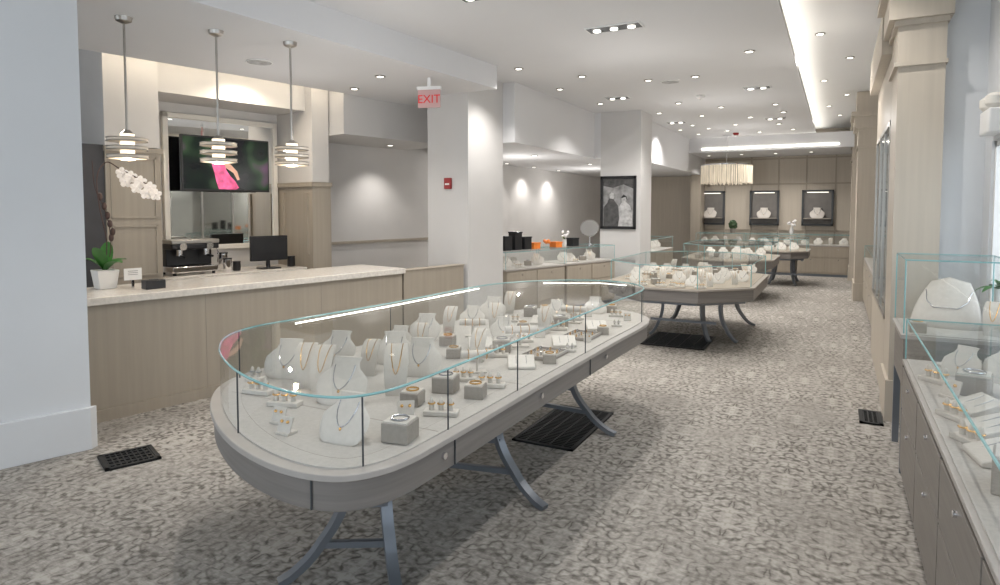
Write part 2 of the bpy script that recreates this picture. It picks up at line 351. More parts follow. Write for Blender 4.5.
# espresso machine
em=thing('espresso_machine','black and chrome espresso machine on the back bar','coffee machine',L(1.58,1.95,.9),CR)
mk(MB().box(-.26,-.16,.03,.26,.2,.10),'base','chrome',em,bevel=.01)
mk(MB().box(-.26,.0,.10,.26,.2,.32),'body','black',em,bevel=.01)
mk(MB().box(-.27,-.17,.29,.27,.2,.36),'top_housing','black',em,bevel=.015)
mk(MB().box(-.27,-.175,.355,.27,.2,.40),'cup_rail','nickel',em,bevel=.008)
for x in (-.15,.15):
    g=MB().cyl(0,0,-.005,.02,.04,n=20); g.xf(Matrix.Translation((x,-.175,.325))@Matrix.Rotation(math.pi/2,4,'X')); mk(g,'gauge','chrome',em)
    mk(MB().cyl(x,-.09,.22,.29,.035),'group_head','chrome',em)
    g=MB().tube([(x,-.1,.22),(x,-.25,.21)],.013); mk(g,'portafilter_handle','black',em)
mk(MB().tube([(.24,-.15,.30),(.25,-.19,.24),(.24,-.18,.13)],.006),'steam_wand','chrome',em)
for x in (-.22,.22):
    for y in (-.12,.16): mk(MB().cyl(x,y,0,.03,.018,n=10),'foot','black',em)
pm=thing('monitor','black till monitor on a short stand','monitor',L(2.52,1.85,.9),CR-.1)
mk(MB().box(-.24,-.02,.10,.24,.02,.41),'screen_housing','black',pm,bevel=.008)
mk(MB().box(-.22,-.023,.12,.22,-.0205,.39),'screen','black',pm,smooth=False)
mk(MB().cyl(0,.03,.015,.2,.025),'stand','black',pm); mk(MB().box(-.12,-.08,0,.12,.1,.015),'base','black',pm)
for i,(x,y,h,w_) in enumerate(((1.98,1.85,.15,.1),(2.12,1.9,.10,.09),(2.06,2.12,.2,.12),(2.86,1.9,.12,.1))):
    b_=thing('canister','small dark canister on the back bar','canister',L(x,y,.9),CR,'bar canisters')
    mk(MB().lathe([(w_*.45,0),(w_*.5,.01),(w_*.5,h)]),'body','black' if i%2 else 'chrome',b_); mk(MB().cyl(0,0,h,h+.015,w_*.52),'lid','black',b_)
# orchid
oc=thing('potted_orchid','white orchid with arching stem in a square white pot','potted plant',L(.24,.58,.97),CR)
mk(MB().frustum(0,0,0,.13,.13,.16,.17,.17),'pot','white',oc,bevel=.006)
def leaf(l,w,lean,az,z0,arch=.5):
    m_=MB(); vs=[];n=9
    for i in range(n):
        t_=i/(n-1); r_=l*t_*math.cos(lean); z=l*t_*math.sin(lean)-arch*l*t_*t_; ww=w*max(.03,math.sin(math.pi*(t_*.92+.06)))**.7
        vs+= [(r_,-ww,z+ww*.3),(r_,0,z),(r_,ww,z+ww*.3)]
    fs=[]
    for i in range(n-1):
        for j in (0,1): fs.append((i*3+j,i*3+j+1,(i+1)*3+j+1,(i+1)*3+j))
    m_.add(vs,fs); return m_.xf(Matrix.Translation((0,0,z0))@Matrix.Rotation(az,4,'Z'))
for az,l,ln,ar in ((.2,.27,.8,.4),(1.5,.26,1.15,.25),(2.7,.27,.9,.4),(3.9,.32,1.1,.25),(5.1,.27,.8,.45),(.9,.30,1.3,.15)): mk(leaf(l,.055,ln,az,.15,ar),'leaf','leaf',oc)
stem=[(0,0,.14),(.02,.0,.4),(-.02,.02,.7),(-.03,.02,.95),(.03,-.02,1.07),(.12,-.05,1.02),(.22,-.11,.95),(.33,-.17,.86)]
def smooth_path(P,k=6):
    out_=[];P=[Vector(p) for p in P];n=len(P)
    for i in range(n-1):
        a,b1,c1,d1=P[max(i-1,0)],P[i],P[i+1],P[min(i+2,n-1)]
        for j in range(k):
            t_=j/k; out_.append(.5*((2*b1)+(-a+c1)*t_+(2*a-5*b1+4*c1-d1)*t_*t_+(-a+3*b1-3*c1+d1)*t_**3))
    out_.append(P[-1]); return out_
mk(MB().tube(smooth_path(stem),.005),'stem','stem',oc)
mk(MB().tube(smooth_path([(.02,0,.14),(.06,.02,.4),(.03,.03,.65),(-.04,.04,.85),(-.06,.03,1.08)]),.004),'stem','stem',oc)
def flower(c,s_):
    m_=MB()
    for i in range(5):
        a=i*2*math.pi/5+.3; pts=[]
        for k in range(8):
            q=2*math.pi*k/8; u_=s_*(.55+.5*math.cos(q)); v_=s_*.46*math.sin(q)
            pts.append((u_*math.cos(a)-v_*math.sin(a),-.006*math.cos(q*2),u_*math.sin(a)+v_*math.cos(a)))
        pts.append((0,-.01,0)); m_.add(pts,[(k,(k+1)%8,8) for k in range(8)])
    m_.sphere((0,-.012,0),s_*.2); return m_.xf(Matrix.Translation(c))
for c in ((.13,-.07,.98),(.19,-.10,.95),(.15,-.09,.91),(.25,-.14,.91),(.22,-.13,.86),(.31,-.18,.86),(.28,-.17,.81),(.35,-.19,.80)): mk(flower(c,.052),'flower','petal',oc)
for c in ((.05,.0,.55),(.07,.0,.48),(.04,.02,.62),(-.01,.03,.78),(.06,.01,.43),(.02,.03,.7)): mk(MB().sphere(c,.02,1.7),'bud','stem',oc)
cd=thing('counter_card','white printed card leaning on a small stand','card',L(.40,.42,.97),CR)
mk(MB().box(-.07,0,.07,.07,.004,.17),'card','white',cd,smooth=False)
for z in (.145,.13,.115): mk(MB().box(-.04,-.001,z,.04,-.0002,z+.004),'printed_line','grey',cd,smooth=False)
mk(MB().box(-.01,0.004,0,.01,.02,.12),'stand','chrome',cd)
kb=thing('tissue_box','small black box on the countertop','box',L(.50,.26,.97),CR); mk(MB().box(-.08,-.05,0,.08,.05,.075),'box','black',kb,bevel=.005); mk(MB().box(-.03,-.02,.075,.03,.02,.079),'slot','seam',kb)
# ------------------------------------------------------------ pendants
def pendant(x,y,zb=2.02,zc=3.1):
    p=thing('pendant_lamp','pendant lamp of stacked frosted discs on a nickel rod','lamp',(x,y,zb),0,'counter pendants')
    mk(MB().lathe([(.015,zc-zb-.05),(.055,zc-zb-.03),(.06,zc-zb-.0)]),'canopy','nickel',p)
    mk(MB().cyl(0,0,.2,zc-zb-.03,.009,n=10),'rod','nickel',p)
    mk(MB().cyl(0,0,.0,.2,.05),'core','core',p)
    for i,z in enumerate((.01,.075,.14)):
        mk(MB().lathe([(.052,z),(.13,z),(.14,z+.006),(.14,z+.024),(.13,z+.030),(.052,z+.030)],32),'shade_disc','shade',p)
        mk(MB().torus((0,0,z+.004),.141,.004,n=32),'rim','nickel',p)
        mk(MB().torus((0,0,z+.027),.141,.004,n=32),'rim','nickel',p)
    mk(MB().lathe([(.03,.19),(.05,.2),(.02,.23)]),'cap','nickel',p)
    l=bpy.data.lights.new('pl','POINT'); l.energy=5; l.color=(1,.82,.6); l.shadow_soft_size=.02; lo=bpy.data.objects.new('pendant_bulb',l); COL.objects.link(lo); lo.parent=p; lo.location=(0,0,-.06)
for x,y in ((-4.83,3.04),(-4.53,3.62),(-4.27,4.17)): pendant(x,y)
# exit sign
ex=thing('exit_sign','ceiling-hung exit sign with red letters','sign',(-4.05,6.0,2.77),math.radians(16),scale=.86)
mk(MB().box(-.15,-.012,0,.15,.012,.23),'panel','exitbg',ex,bevel=.003)
mk(MB().box(-.16,-.03,.23,.16,.03,.27),'housing','white',ex); mk(MB().box(-.02,-.01,.27,.02,.01,.384),'mount','white',ex)
cu_=bpy.data.curves.new('t','FONT'); cu_.body='EXIT'; cu_.size=.15; cu_.extrude=.002; cu_.align_x='CENTER'
to=bpy.data.objects.new('tmp_text',cu_); COL.objects.link(to); bpy.context.view_layer.update()
lm=bpy.data.meshes.new_from_object(to.evaluated_get(bpy.context.evaluated_depsgraph_get())); bpy.data.objects.remove(to)
lm.materials.clear(); lm.materials.append(M['exitred']); lo=bpy.data.objects.new('lettering',lm); COL.objects.link(lo); lo.parent=ex; lo.location=(0,-.015,.06); lo.rotation_euler=(math.pi/2,0,0)
# fire alarm
fa=thing('fire_alarm','small red fire alarm box on the pillar','alarm',(-4.42,6.982,1.9)); mk(MB().box(-.05,-.04,0,.05,0,.14),'box','red',fa,bevel=.006); mk(MB().box(-.03,-.045,.05,.03,-.04,.07),'handle','white',fa)
# picture on pillar
pf=thing('framed_picture','black framed black-and-white photograph on the pillar','picture',(-3.49,11.195,1.28))
f=MB(); f.box(-.33,-.03,0,-.28,0,.95); f.box(.28,-.03,0,.33,0,.95); f.box(-.33,-.03,0,.33,0,.05); f.box(-.33,-.03,.90,.33,0,.95); mk(f,'frame','black',pf,bevel=.004)
mk(MB().box(-.29,-.015,.04,.29,-.005,.91),'print','grey',pf,smooth=False)
mk(flat([(-.27,.05),(.0,.05),(.02,.2),(.0,.42),(-.06,.5),(-.1,.56),(-.17,.55),(-.2,.47),(-.26,.4)],-.017),'print_figure','dgrey',pf,smooth=False)
mk(flat([(.0,.05),(.27,.05),(.26,.3),(.22,.42),(.16,.47),(.13,.5),(.07,.48),(.02,.4),(.03,.2)],-.018),'print_figure','lgrey',pf,smooth=False)
mk(flat([(-.15,.55),(-.09,.54),(-.07,.58),(-.08,.64),(-.12,.66),(-.16,.62)],-.019),'print_face','lgrey',pf,smooth=False)
mk(flat([(.07,.48),(.13,.48),(.15,.53),(.14,.59),(.10,.61),(.06,.57)],-.019),'print_face','lgrey',pf,smooth=False)
mk(flat([(.05,.55),(.10,.62),(.16,.58),(.18,.5),(.15,.54),(.13,.6),(.08,.6)],-.0195),'print_hair','dgrey',pf,smooth=False)
mk(flat([(-.28,.78),(-.1,.74),(.1,.8),(.28,.72),(.28,.9),(-.28,.9)],-.017),'print_background','dgrey',pf,smooth=False)
# emergency light
el=thing('emergency_light','white emergency light box with two lamp heads','light',(.952,5.38,2.15))
mk(MB().box(-.09,-.16,.0,0,.16,.16),'housing','white',el,bevel=.01)
for y in (-.1,.1): mk(MB().lathe([(.03,0),(.055,.03),(.055,.08),(.03,.1)],16,(-.05,y,.16)),'lamp_head','cream',el)
# ------------------------------------------------------------ ceiling lights
def downlight(x,y,z,n=1,gr='ceiling downlights'):
    if n==1:
        d=thing('downlight','small recessed white ceiling downlight','light',(x,y,z),0,gr)
        mk(MB().lathe([(.060,-.010),(.056,0),(.040,-.002),(.038,-.010)],20),'trim_ring','nickel',d); mk(MB().cyl(0,0,-.0115,-.004,.036),'lens','ledw',d)
    else:
        d=thing('multi_head_downlight','dark rectangular recessed ceiling fixture with lamp heads','light',(x,y,z),0,gr)
        mk(MB().box(-.09*n,-.09,-.012,.09*n,.09,0),'frame','white',d); mk(MB().box(-.085*n,-.08,-.014,.085*n,.08,-.0125),'recess','seam',d)
        for i in range(n): mk(MB().cyl((i-(n-1)/2)*.17,0,-.026,-.0145,.036),'lens','ledw',d)
K=.70
def spot(x,y,z,e,ang=125,col=(1,.955,.91),tilt=None,r=.02):
    l=bpy.data.lights.new('s','SPOT'); l.energy=e*K; l.spot_size=math.radians(ang); l.spot_blend=.8; l.color=col; l.shadow_soft_size=r
    o=bpy.data.objects.new('spot_lamp',l); COL.objects.link(o); o.location=(x,y,z-.05)
    if tilt: o.rotation_euler=tilt
    return o
Zc=3.38
for x,y,n in ((-1.93,6.0,3),(-1.06,9.9,2),(-3.08,9.8,2),(-2.53,4.6,3),(-2.9,13.1,2),(-1.1,13.4,2)):
    downlight(x,y,Zc,n); spot(x,y,Zc,190)
for x,y in ((-2.3,8.66),(-1.69,8.7),(-2.35,10.75),(-2.28,12.4),(-1.1,14.3),(-2.5,14.4),(-2.9,11.7),(-3.6,8.7),(-3.53,7.2),(-.95,11.6),(-1.8,11.5),(-1.6,15.6),(-2.9,15.4),(-3.5,10.2),(-.9,7.6),(-1.5,13.0),(-3.0,8.0),(-2.7,13.7),(-1.9,14.0),(-.9,15.4),(-2.2,15.0),(-.9,12.6),(-3.1,14.4)):
    downlight(x,y,Zc)
for x,y in ((-1.69,8.7),(-2.35,10.75),(-1.8,13.4),(-1.6,15.6),(-3.53,7.2),(-2.0,2.2)): spot(x,y,Zc,150)
for x,y in ((-.23,8.5),(-.24,11.6),(-.2,14.5),(.1,10.0),(.1,13.2),(-.1,5.2),(.0,16.0),(.15,7.2)):
    downlight(x,y,3.70)
for x,y in ((-.23,8.5),(-.2,14.5),(-.1,5.2),(-.1,2.6)): spot(x,y,3.70,120)
for x in (-3.0,-2.2,-1.4,-.6): downlight(x,17.4,3.03)
for x in (-2.6,-1.0): spot(x,17.3,3.03,140,140)  # spots added to brighten the back wall, set apart from the downlights
for x,y in ((-4.47,5.67),(-5.2,6.1),(-4.9,7.3),(-5.9,2.8)): downlight(x,y,3.1)
for x,y in ((-4.47,5.67),(-5.8,3.0)): spot(x,y,3.1,85)
for x,y in ((-5.9,10.3),(-5.9,11.5),(-5.9,12.8),(-5.9,14.2),(-4.6,10.0),(-4.5,12.5),(-4.3,15)):
    downlight(x,y,2.56); spot(x,y,2.56,65,120)
q=L(4.6,1.95,2.6); downlight(*q); spot(*q,65,110)
q=L(2.1,1.45,3.25); spot(*q,80,150,(1,.87,.70))
def fill(x,y,z,e,col=(1,.97,.94)):
    l=bpy.data.lights.new('f','POINT'); l.energy=e*.52; l.color=col; l.shadow_soft_size=.01
    o=bpy.data.objects.new('fill_light',l); COL.objects.link(o); o.location=(x,y,z)  # unseen point light added as soft fill, imitating bounced light
for x,y,z,e in ((-3.4,4.4,2.2,24),(-2.0,7.0,2.2,34),(-1.8,10.8,2.2,40),(-1.8,14.6,2.2,48),(-5.2,5.0,2.1,20),(-5.0,10.2,1.9,48),(-5.0,14,1.9,48),(-.1,8,2.6,15)): fill(x,y,z,e)
for x,y,z in ((-5.1,4.57,3.1),(-2.06,8.9,3.38)):
    s_=thing('ceiling_speaker','round flush grey ceiling speaker','speaker',(x,y,z),0); mk(MB().lathe([(.12,-.01),(.125,-.004),(.125,0)],28),'grille','lgrey',s_); mk(MB().torus((0,0,-.006),.122,.006,n=28),'rim','white',s_)
for x,y in ((-2.1,15.6),(-1.9,10.2)):
    s_=thing('smoke_detector','round ceiling smoke detector','smoke detector',(x,y,Zc),0); mk(MB().lathe([(.04,-.05),(.06,-.03),(.065,0)],20),'body','red' if y>12 else 'white',s_); mk(MB().cyl(0,0,-.065,-.05,.02),'sensor','white',s_)
def led(mb,label,mt='led',loc=None,rz=0): tag(mk(mb,'cove_light_strip',mt,None,loc,rz,smooth=False),label,'light')
led(MB().box(-.56,-2,3.401,-.51,18.3,3.415),'long warm LED strip along the ceiling cove','cove')
led(MB().box(-3.0,16.38,3.1,0,16.4,3.12),'LED strip on the dropped ceiling edge','cove')
led(MB().box(.45,1.262,3.20,3.2,1.285,3.23),'warm LED strip inside the bar ceiling tray','led',CL,CR)
# ------------------------------------------------------------ jewellery display masters
def bust(h=.14,w=.19,sl=.75):
    b_=thing('necklace_bust','pale leatherette neck form wearing a fine necklace','display bust',(0,-50,0))
    rows=[(0,.32,.05),(.05,.40,.08),(.18,.47,.10),(.36,.51,.10),(.54,.50,.085),(.66,.40,.075),(.75,.30,.07),(.88,.26,.065),(1,.29,.06)]
    vs=[];n=20
    def cy(t_): return .05*h+ sl*h*t_
    for t_,ww,dd in rows:
        for i in range(n):
            a=2*math.pi*i/n; vs.append((ww*w*math.cos(a),cy(t_)+dd*h*math.sin(a),t_*h))
    fs=[(j*n+i,j*n+(i+1)%n,(j+1)*n+(i+1)%n,(j+1)*n+i) for j in range(len(rows)-1) for i in range(n)]+[list(range(n))[::-1],list(range((len(rows)-1)*n,len(rows)*n))]
    mk(MB().add(vs,fs),'form','fabricw',b_)
    mk(MB().tube([(0,.8*h*sl+.01,.80*h),(0,sl*h+.22*h,.009)],.006,6).cbox(0,sl*h*.75,0.001,.05,sl*h*1.0,.004),'easel','fabricw',b_)
    def surf(x,z):
        t_=z/h
        for k in range(len(rows)-1):
            if rows[k][0]<=t_<=rows[k+1][0]:
                q_=(t_-rows[k][0])/(rows[k+1][0]-rows[k][0]); ww=rows[k][1]*(1-q_)+rows[k+1][1]*q_; dd=rows[k][2]*(1-q_)+rows[k+1][2]*q_; break
        s_=max(0,1-(x/(ww*w))**2); return cy(t_)-dd*h*math.sqrt(s_)-.002
    pts=[]
    for i in range(17):
        u_=-1+2*i/16; x=u_*.20*w*(1+.6*(1-abs(u_)**2)); z=h*(.34+.50*abs(u_)**1.6); pts.append((x,surf(x,z),z))
    mk(MB().tube(pts,.0022,6),'necklace','silver',b_)
    x,y,z=pts[8]; mk(MB().sphere((x,y-.003,z-.006),.0055,1.3,8),'pendant','gold',b_)
    return b_
def ramp(h=.18,w=.075):
    b_=thing('necklace_ramp','narrow curved pale necklace display ramp','display stand',(0,-50,0))
    vs=[];n=10
    for i in range(n+1):
        t_=i/n; y=.1*h+.6*h*math.sin(t_*1.4)*t_; z=h*math.sin(t_*math.pi/2*.98); ww=w*(.5+.12*math.sin(t_*3))
        y0=-.12*h+y
        vs+=[(-ww,y0,z),(ww,y0,z),(ww,y0+.012,max(0,z-.004)),(-ww,y0+.012,max(0,z-.004))]
    fs=[(i*4+j,i*4+(j+1)%4,(i+1)*4+(j+1)%4,(i+1)*4+j) for i in range(n) for j in range(4)]+[(3,2,1,0),(n*4,n*4+1,n*4+2,n*4+3)]
    mk(MB().add(vs,fs),'ramp','fabricw',b_)
    mk(MB().cbox(0,.13*h,0,w*.9,.25*h,.006),'foot','fabricw',b_)
    P=[(x*w*.3,vs[int(t_*n)*4][1]-.003,vs[int(t_*n)*4][2]) for x,t_ in ((-1,1),(-.95,.8),(-.8,.6),(-.5,.4),(0,.3),(.5,.4),(.8,.6),(.95,.8),(1,1))]
    mk(MB().tube(smooth_path(P,3),.0018,5),'chain','gold',b_); return b_
def rings(k=3,mt='gold'):
    b_=thing('ring_stand','low block with finger cones holding rings','ring display',(0,-50,0))
    mk(MB().cbox(0,0,0,.035*k+.02,.05,.018),'block','fabricw',b_,bevel=.003)
    for i in range(k):
        x=(i-(k-1)/2)*.035; mk(MB().lathe([(.010,.018),(.009,.05),(.006,.062),(.002,.066)],12,(x,0,0)),'finger_cone','fabricw',b_)
        mk(MB().torus((x,0,.042),.0115,.0032,n=14,m=5),'ring',mt,b_)
    return b_
def riser(w=.09,h=.06,mt='gold'):
    b_=thing('bracelet_riser','small taupe block riser with a bracelet on top','display stand',(0,-50,0))
    mk(MB().cbox(0,0,0,w,w,h),'block','taupe',b_,bevel=.003); mk(MB().cbox(0,0,h,w*.9,w*.9,.006),'pad','fabricw',b_)
    mk(MB().torus((0,0,h+.010),w*.3,.004,n=20),'bracelet',mt,b_); return b_
def earr():
    b_=thing('earring_stand','small tilted pale card stand with earrings','earring display',(0,-50,0))
    m_=MB().box(-.03,0,0,.03,.006,.065); m_.xf(Matrix.Rotation(-.35,4,'X')); m_.v=[(a,b1,max(0,c)) for a,b1,c in m_.v]; mk(m_,'panel','fabricw',b_)
    mk(MB().cbox(0,.02,0,.06,.05,.008),'base','fabricw',b_)
    for x in (-.014,.014): mk(MB().sphere((x,.012,.045),.006),'earring','gold',b_)
    return b_
def cuffs(): 
    b_=thing('bangle_bar','horizontal padded bar on a post holding bangles','bracelet display',(0,-50,0))
    g=MB().cyl(0,0,-.09,.09,.022); g.xf(Matrix.Translation((0,0,.1))@Matrix.Rotation(math.pi/2,4,'Y')); mk(g,'bar','fabricw',b_)
    mk(MB().cyl(0,0,.006,.085,.008),'post','fabricw',b_); mk(MB().cbox(0,0,0,.1,.06,.008),'base','fabricw',b_)
    for x in (-.05,0,.05): mk(MB().torus((x,0,.1),.026,.003,'x'),'bangle','gold',b_)
    return b_
def tray(w=.34,d=.26):
    b_=thing('jewelry_tray','low fabric tray with rows of small rings','tray',(0,-50,0))
    mk(MB().cbox(0,0,0,w,d,.012),'base','taupe',b_)
    f=MB(); f.box(-w/2,-d/2,.012,w/2,-d/2+.012,.028); f.box(-w/2,d/2-.012,.012,w/2,d/2,.028); f.box(-w/2,-d/2,.012,-w/2+.012,d/2,.028); f.box(w/2-.012,-d/2,.012,w/2,d/2,.028); mk(f,'rim','lip',b_)
    for i in range(5):
        for j in range(3):
            x=-w/2+.05+i*(w-.1)/4; y=-d/2+.05+j*(d-.1)/2
            mk(MB().torus((x,y,.028),.012,.0035,'y',12,5),'ring','gold' if (i+j)%2 else 'silver',b_)
    return b_
def pad():
    b_=thing('display_pad','tilted pale display pad with fine bracelets','display stand',(0,-50,0))
    m_=MB(); w,d=.16,.13; m_.add([(-w/2,-d/2,0),(w/2,-d/2,0),(w/2,d/2,0),(-w/2,d/2,0),(-w/2,-d/2,.015),(w/2,-d/2,.015),(w/2,d/2,.06),(-w/2,d/2,.06)],[(0,3,2,1),(4,5,6,7),(0,1,5,4),(1,2,6,5),(2,3,7,6),(3,0,4,7)])
    mk(m_,'pad','fabricw',b_,bevel=.004)
    for x in (-.03,.03): mk(MB().tube([(x,-.045,.0195),(x,.045,.0575)],.0016,5),'bracelet','silver',b_)
    return b_
def collar():
    b_=thing('collar_display','tall curved pale collar form with a necklace','display bust',(0,-50,0))
    vs=[];n=14;m2=12
    for j in range(m2+1):
        v_=j/m2
        for i in range(n+1):
            a=math.pi*(.12+.76*i/n); R_=.20-.09*v_**1.5; vs.append((R_*math.cos(a)*1.0,.10-R_*.55*math.sin(a)+.16*v_,.30*v_**.8*(1-.12*abs(math.cos(a)))))
    fs=[(j*(n+1)+i,j*(n+1)+i+1,(j+1)*(n+1)+i+1,(j+1)*(n+1)+i) for j in range(m2) for i in range(n)]
    o=mk(MB().add(vs,fs),'form','fabricw',b_); md=o.modifiers.new('s','SOLIDIFY'); md.thickness=.008
    P=[]
    for i in range(1,n):
        j=int(m2*(.95-.6*math.sin(math.pi*i/n))); x,y,z=vs[j*(n+1)+i]; P.append((x,y-.006,z))
    mk(MB().tube(smooth_path(P,3),.003,6),'necklace','silver',b_); return b_
MA=dict(b=bust(),B=bust(.17,.215,.65),r=ramp(),k=rings(3),K=rings(2,'silver'),c=riser(),C=riser(.11,.075,'silver'),e=earr(),u=cuffs(),t=tray(),p=pad(),L=collar())
used=set()
def put(k,x,y,z,rz=0,s=1,label=None,group=None):
    r_=MA[k]
    if k not in used:
        used.add(k); r_.location=(x,y,z); r_.rotation_euler[2]=rz; r_.scale=(s,)*3
        if label: r_['label']=label
        if group: r_['group']=group
        return r_
    return clone(r_,(x,y,z),rz,s,label,group)
# ------------------------------------------------------------ centre case
ctrl=[(-1.38,1.95),(-1.37,3.0),(-1.355,4.2),(-1.345,4.95),(-1.42,5.23),(-1.6,5.42),(-1.85,5.48),(-2.15,5.38),(-2.4,5.14),(-2.57,4.85),(-2.64,4.5),(-2.69,3.5),(-2.78,2.75),(-2.81,2.47),(-2.74,2.23),(-2.54,2.01),(-2.26,1.82),(-1.98,1.69),(-1.7,1.625),(-1.5,1.65),(-1.41,1.76)]
def closed_cr(P,k=5):
    n=len(P);o_=[];P=[Vector(p) for p in P]
    for i in range(n):
        a,b1,c1,d1=P[i-1],P[i],P[(i+1)%n],P[(i+2)%n]
        L1=(c1-b1).length
        ta=(c1-a)/max(1e-6,((c1-b1).length+(b1-a).length))*L1; tb=(d1-b1)/max(1e-6,((d1-c1).length+(c1-b1).length))*L1
        for j in range(k):
            t_=j/k; h1=2*t_**3-3*t_**2+1;h2=t_**3-2*t_**2+t_;h3=-2*t_**3+3*t_**2;h4=t_**3-t_**2
            q_=b1*h1+ta*h2+c1*h3+tb*h4; o_.append((q_.x,q_.y))
    return o_
O=closed_cr(ctrl)
def offs(P,d):
    n=len(P);o_=[]
    for i in range(n):
        a=Vector(P[i-1]);b1=Vector(P[(i+1)%n]); t_=(b1-a).normalized(); o_.append((P[i][0]+t_.y*d,P[i][1]-t_.x*d))
    return o_
def glass_case(case,O,zb,zd,zt,bodymat='woodh',deck='fabric',lip='lip'):
    mk(MB().prism(offs(O,-.06),zb-.035,zb),'underframe','metal',case)
    mk(MB().prism(offs(O,.03),zb,zd-.022),'body',bodymat,case,bevel=.004)
    mk(MB().prism(offs(O,.045),zd-.030,zd-.006),'lip',lip,case,bevel=.003)
    mk(MB().prism(offs(O,-.008),zd-.006,zd),'deck',deck,case)
    mk(MB().band(O,zd,zt),'side_glass','glass',case)
    mk(MB().prism(O,zt,zt+.010),'top_glass','glass',case,label='clear glass top')
    mk(MB().tube([(x,y,zt+.004) for x,y in O],.0048,6,True),'top_glass_edge','edge',case)
def leg(case,top,foot,z1):
    tx,ty=top; fx,fy=foot; P=[];ws=[];ts=[]
    dx,dy=fx-tx,fy-ty; ln=math.hypot(dx,dy) or 1
    for i in range(25):
        t_=i/24; z=z1*(1-t_); k_=.35*t_**2+.65*t_**6-.16*math.sin(math.pi*min(1,t_*1.35))*(t_<.74)
        P.append((tx+dx*k_,ty+dy*k_,max(z,.008))); ws.append(.056-.006*t_); ts.append(.042-.012*t_)
    mk(MB().ribbon(P,(-dy/ln,dx/ln,0),ws,ts),'leg','metal',case,smooth=True)
cc=thing('display_case','long rounded glass jewelry case on curved grey metal legs','display case',(0,0,0))
glass_case(cc,O,.615,.755,1.0)
def dist_pt(P,x,y): return min(P,key=lambda q_:(q_[0]-x)**2+(q_[1]-y)**2)
for x,y in ((-1.43,1.71),(-1.375,2.1),(-2.77,2.3),(-1.36,3.6),(-1.345,4.9),(-2.69,3.5),(-2.1,1.75),(-1.37,2.85)):
    px_,py_=dist_pt(O,x,y); mk(MB().cyl(px_,py_,.755,1.0,.0035,n=8),'glass_seam','seam',cc)
for y in (2.12,2.9,3.6,4.3,4.9): mk(MB().box(-2.6 if y<4 else -2.5,y,.7545,-1.40,y+.005,.7554),'deck_joint','taupe',cc)
OI=offs(O,-.09)
mk(MB().tube([(x,y,.7535) for x,y in OI],.0022,4,True),'deck_border','taupe',cc)
OB=offs(O,.033)
for x,y in ((-1.55,1.6),(-1.35,2.2),(-1.33,3.6),(-2.8,2.5)):
    px_,py_=dist_pt(OB,x,y); mk(MB().cyl(px_,py_,.618,.733,.004,n=6),'body_joint','seam',cc)
for x,y in ((-1.348,2.08),(-1.34,3.0),(-1.325,4.0),(-1.9,1.68)):
    g=MB().cyl(0,0,0,.012,.014,n=14); g.xf(Matrix.Translation((x,y,.68))@Matrix.Rotation(math.pi/2,4,'Y')); mk(g,'lock','chrome',cc)
for top,foot in (((-1.97,2.18),(-2.13,1.96)),((-1.81,2.31),(-1.63,2.15)),((-1.70,3.24),(-1.38,3.15)),((-2.25,3.1),(-2.56,3.0)),((-1.70,4.44),(-1.39,4.44)),((-2.25,4.5),(-2.56,4.45))): leg(cc,top,foot,.59)
for P in ([(-1.97,2.17,.30),(-1.80,2.31,.30)],[(-1.70,3.24,.30),(-2.25,3.11,.30)],[(-1.70,4.44,.30),(-2.25,4.5,.30)],[(-1.9,2.24,.30),(-1.97,3.17,.30),(-1.97,4.47,.30)],[(-2.02,2.11,.14),(-1.76,2.26,.14)],[(-1.62,3.22,.14),(-2.33,3.07,.14)],[(-1.62,4.44,.14),(-2.33,4.49,.14)]): mk(MB().bar(P,.02),'stretcher','metal',cc,smooth=False)
for P in ([(-1.72,2.1,.555),(-1.62,3.2,.555),(-1.60,5.0,.555)],[(-2.05,2.1,.555),(-2.3,3.1,.555),(-2.3,4.8,.555)]): mk(MB().bar(P,.028),'rail','metal',cc,smooth=False)
mk(MB().bar([(-2.76,2.7,.985),(-2.68,3.5,.985),(-2.62,4.6,.985)],.006),'light_strip','ledw',cc)
mk(MB().bar([(-2.3,5.20,.985),(-1.85,5.44,.985),(-1.6,5.38,.985)],.005),'light_strip','ledw',cc)
D=.7560; G='jewelry displays in the long case'
rnd=lambda a:random.uniform(-a,a)
for k,x,y,rz,s in (('B',-1.66,1.82,.15,1.0),('e',-1.92,1.80,.1,1.1),('C',-1.48,1.98,.2,1.0),('e',-2.04,1.88,.1,1.1),('B',-1.99,2.18,.35,1.15),('r',-2.22,2.32,.4,1.15),('r',-2.33,2.32,.4,1.15),('B',-2.56,2.40,.3,1.1),('r',-1.85,2.44,.5,1.25),('B',-1.95,2.76,.4,1.1),
    ('k',-2.20,2.08,.3,1.2),('k',-2.46,2.16,.2,1.2),('K',-2.66,2.32,.2,1.1),('c',-1.70,2.37,.3,1),('k',-1.5,2.30,.4,1.2),('e',-1.60,2.18,.5,1.2),('c',-1.5,2.6,.2,1),('k',-1.52,2.78,.3,1.2),('C',-1.68,2.62,.2,1),('r',-2.2,2.66,.4,1),('B',-2.52,2.74,.3,1.05),
    ('K',-1.80,2.02,.3,1.2),('k',-1.70,2.82,.3,1.1),('b',-2.24,2.92,.4,1.2),('u',-1.72,3.0,.6,1)):
    put(k,x,y,D,rz+rnd(.1),s,group=G)
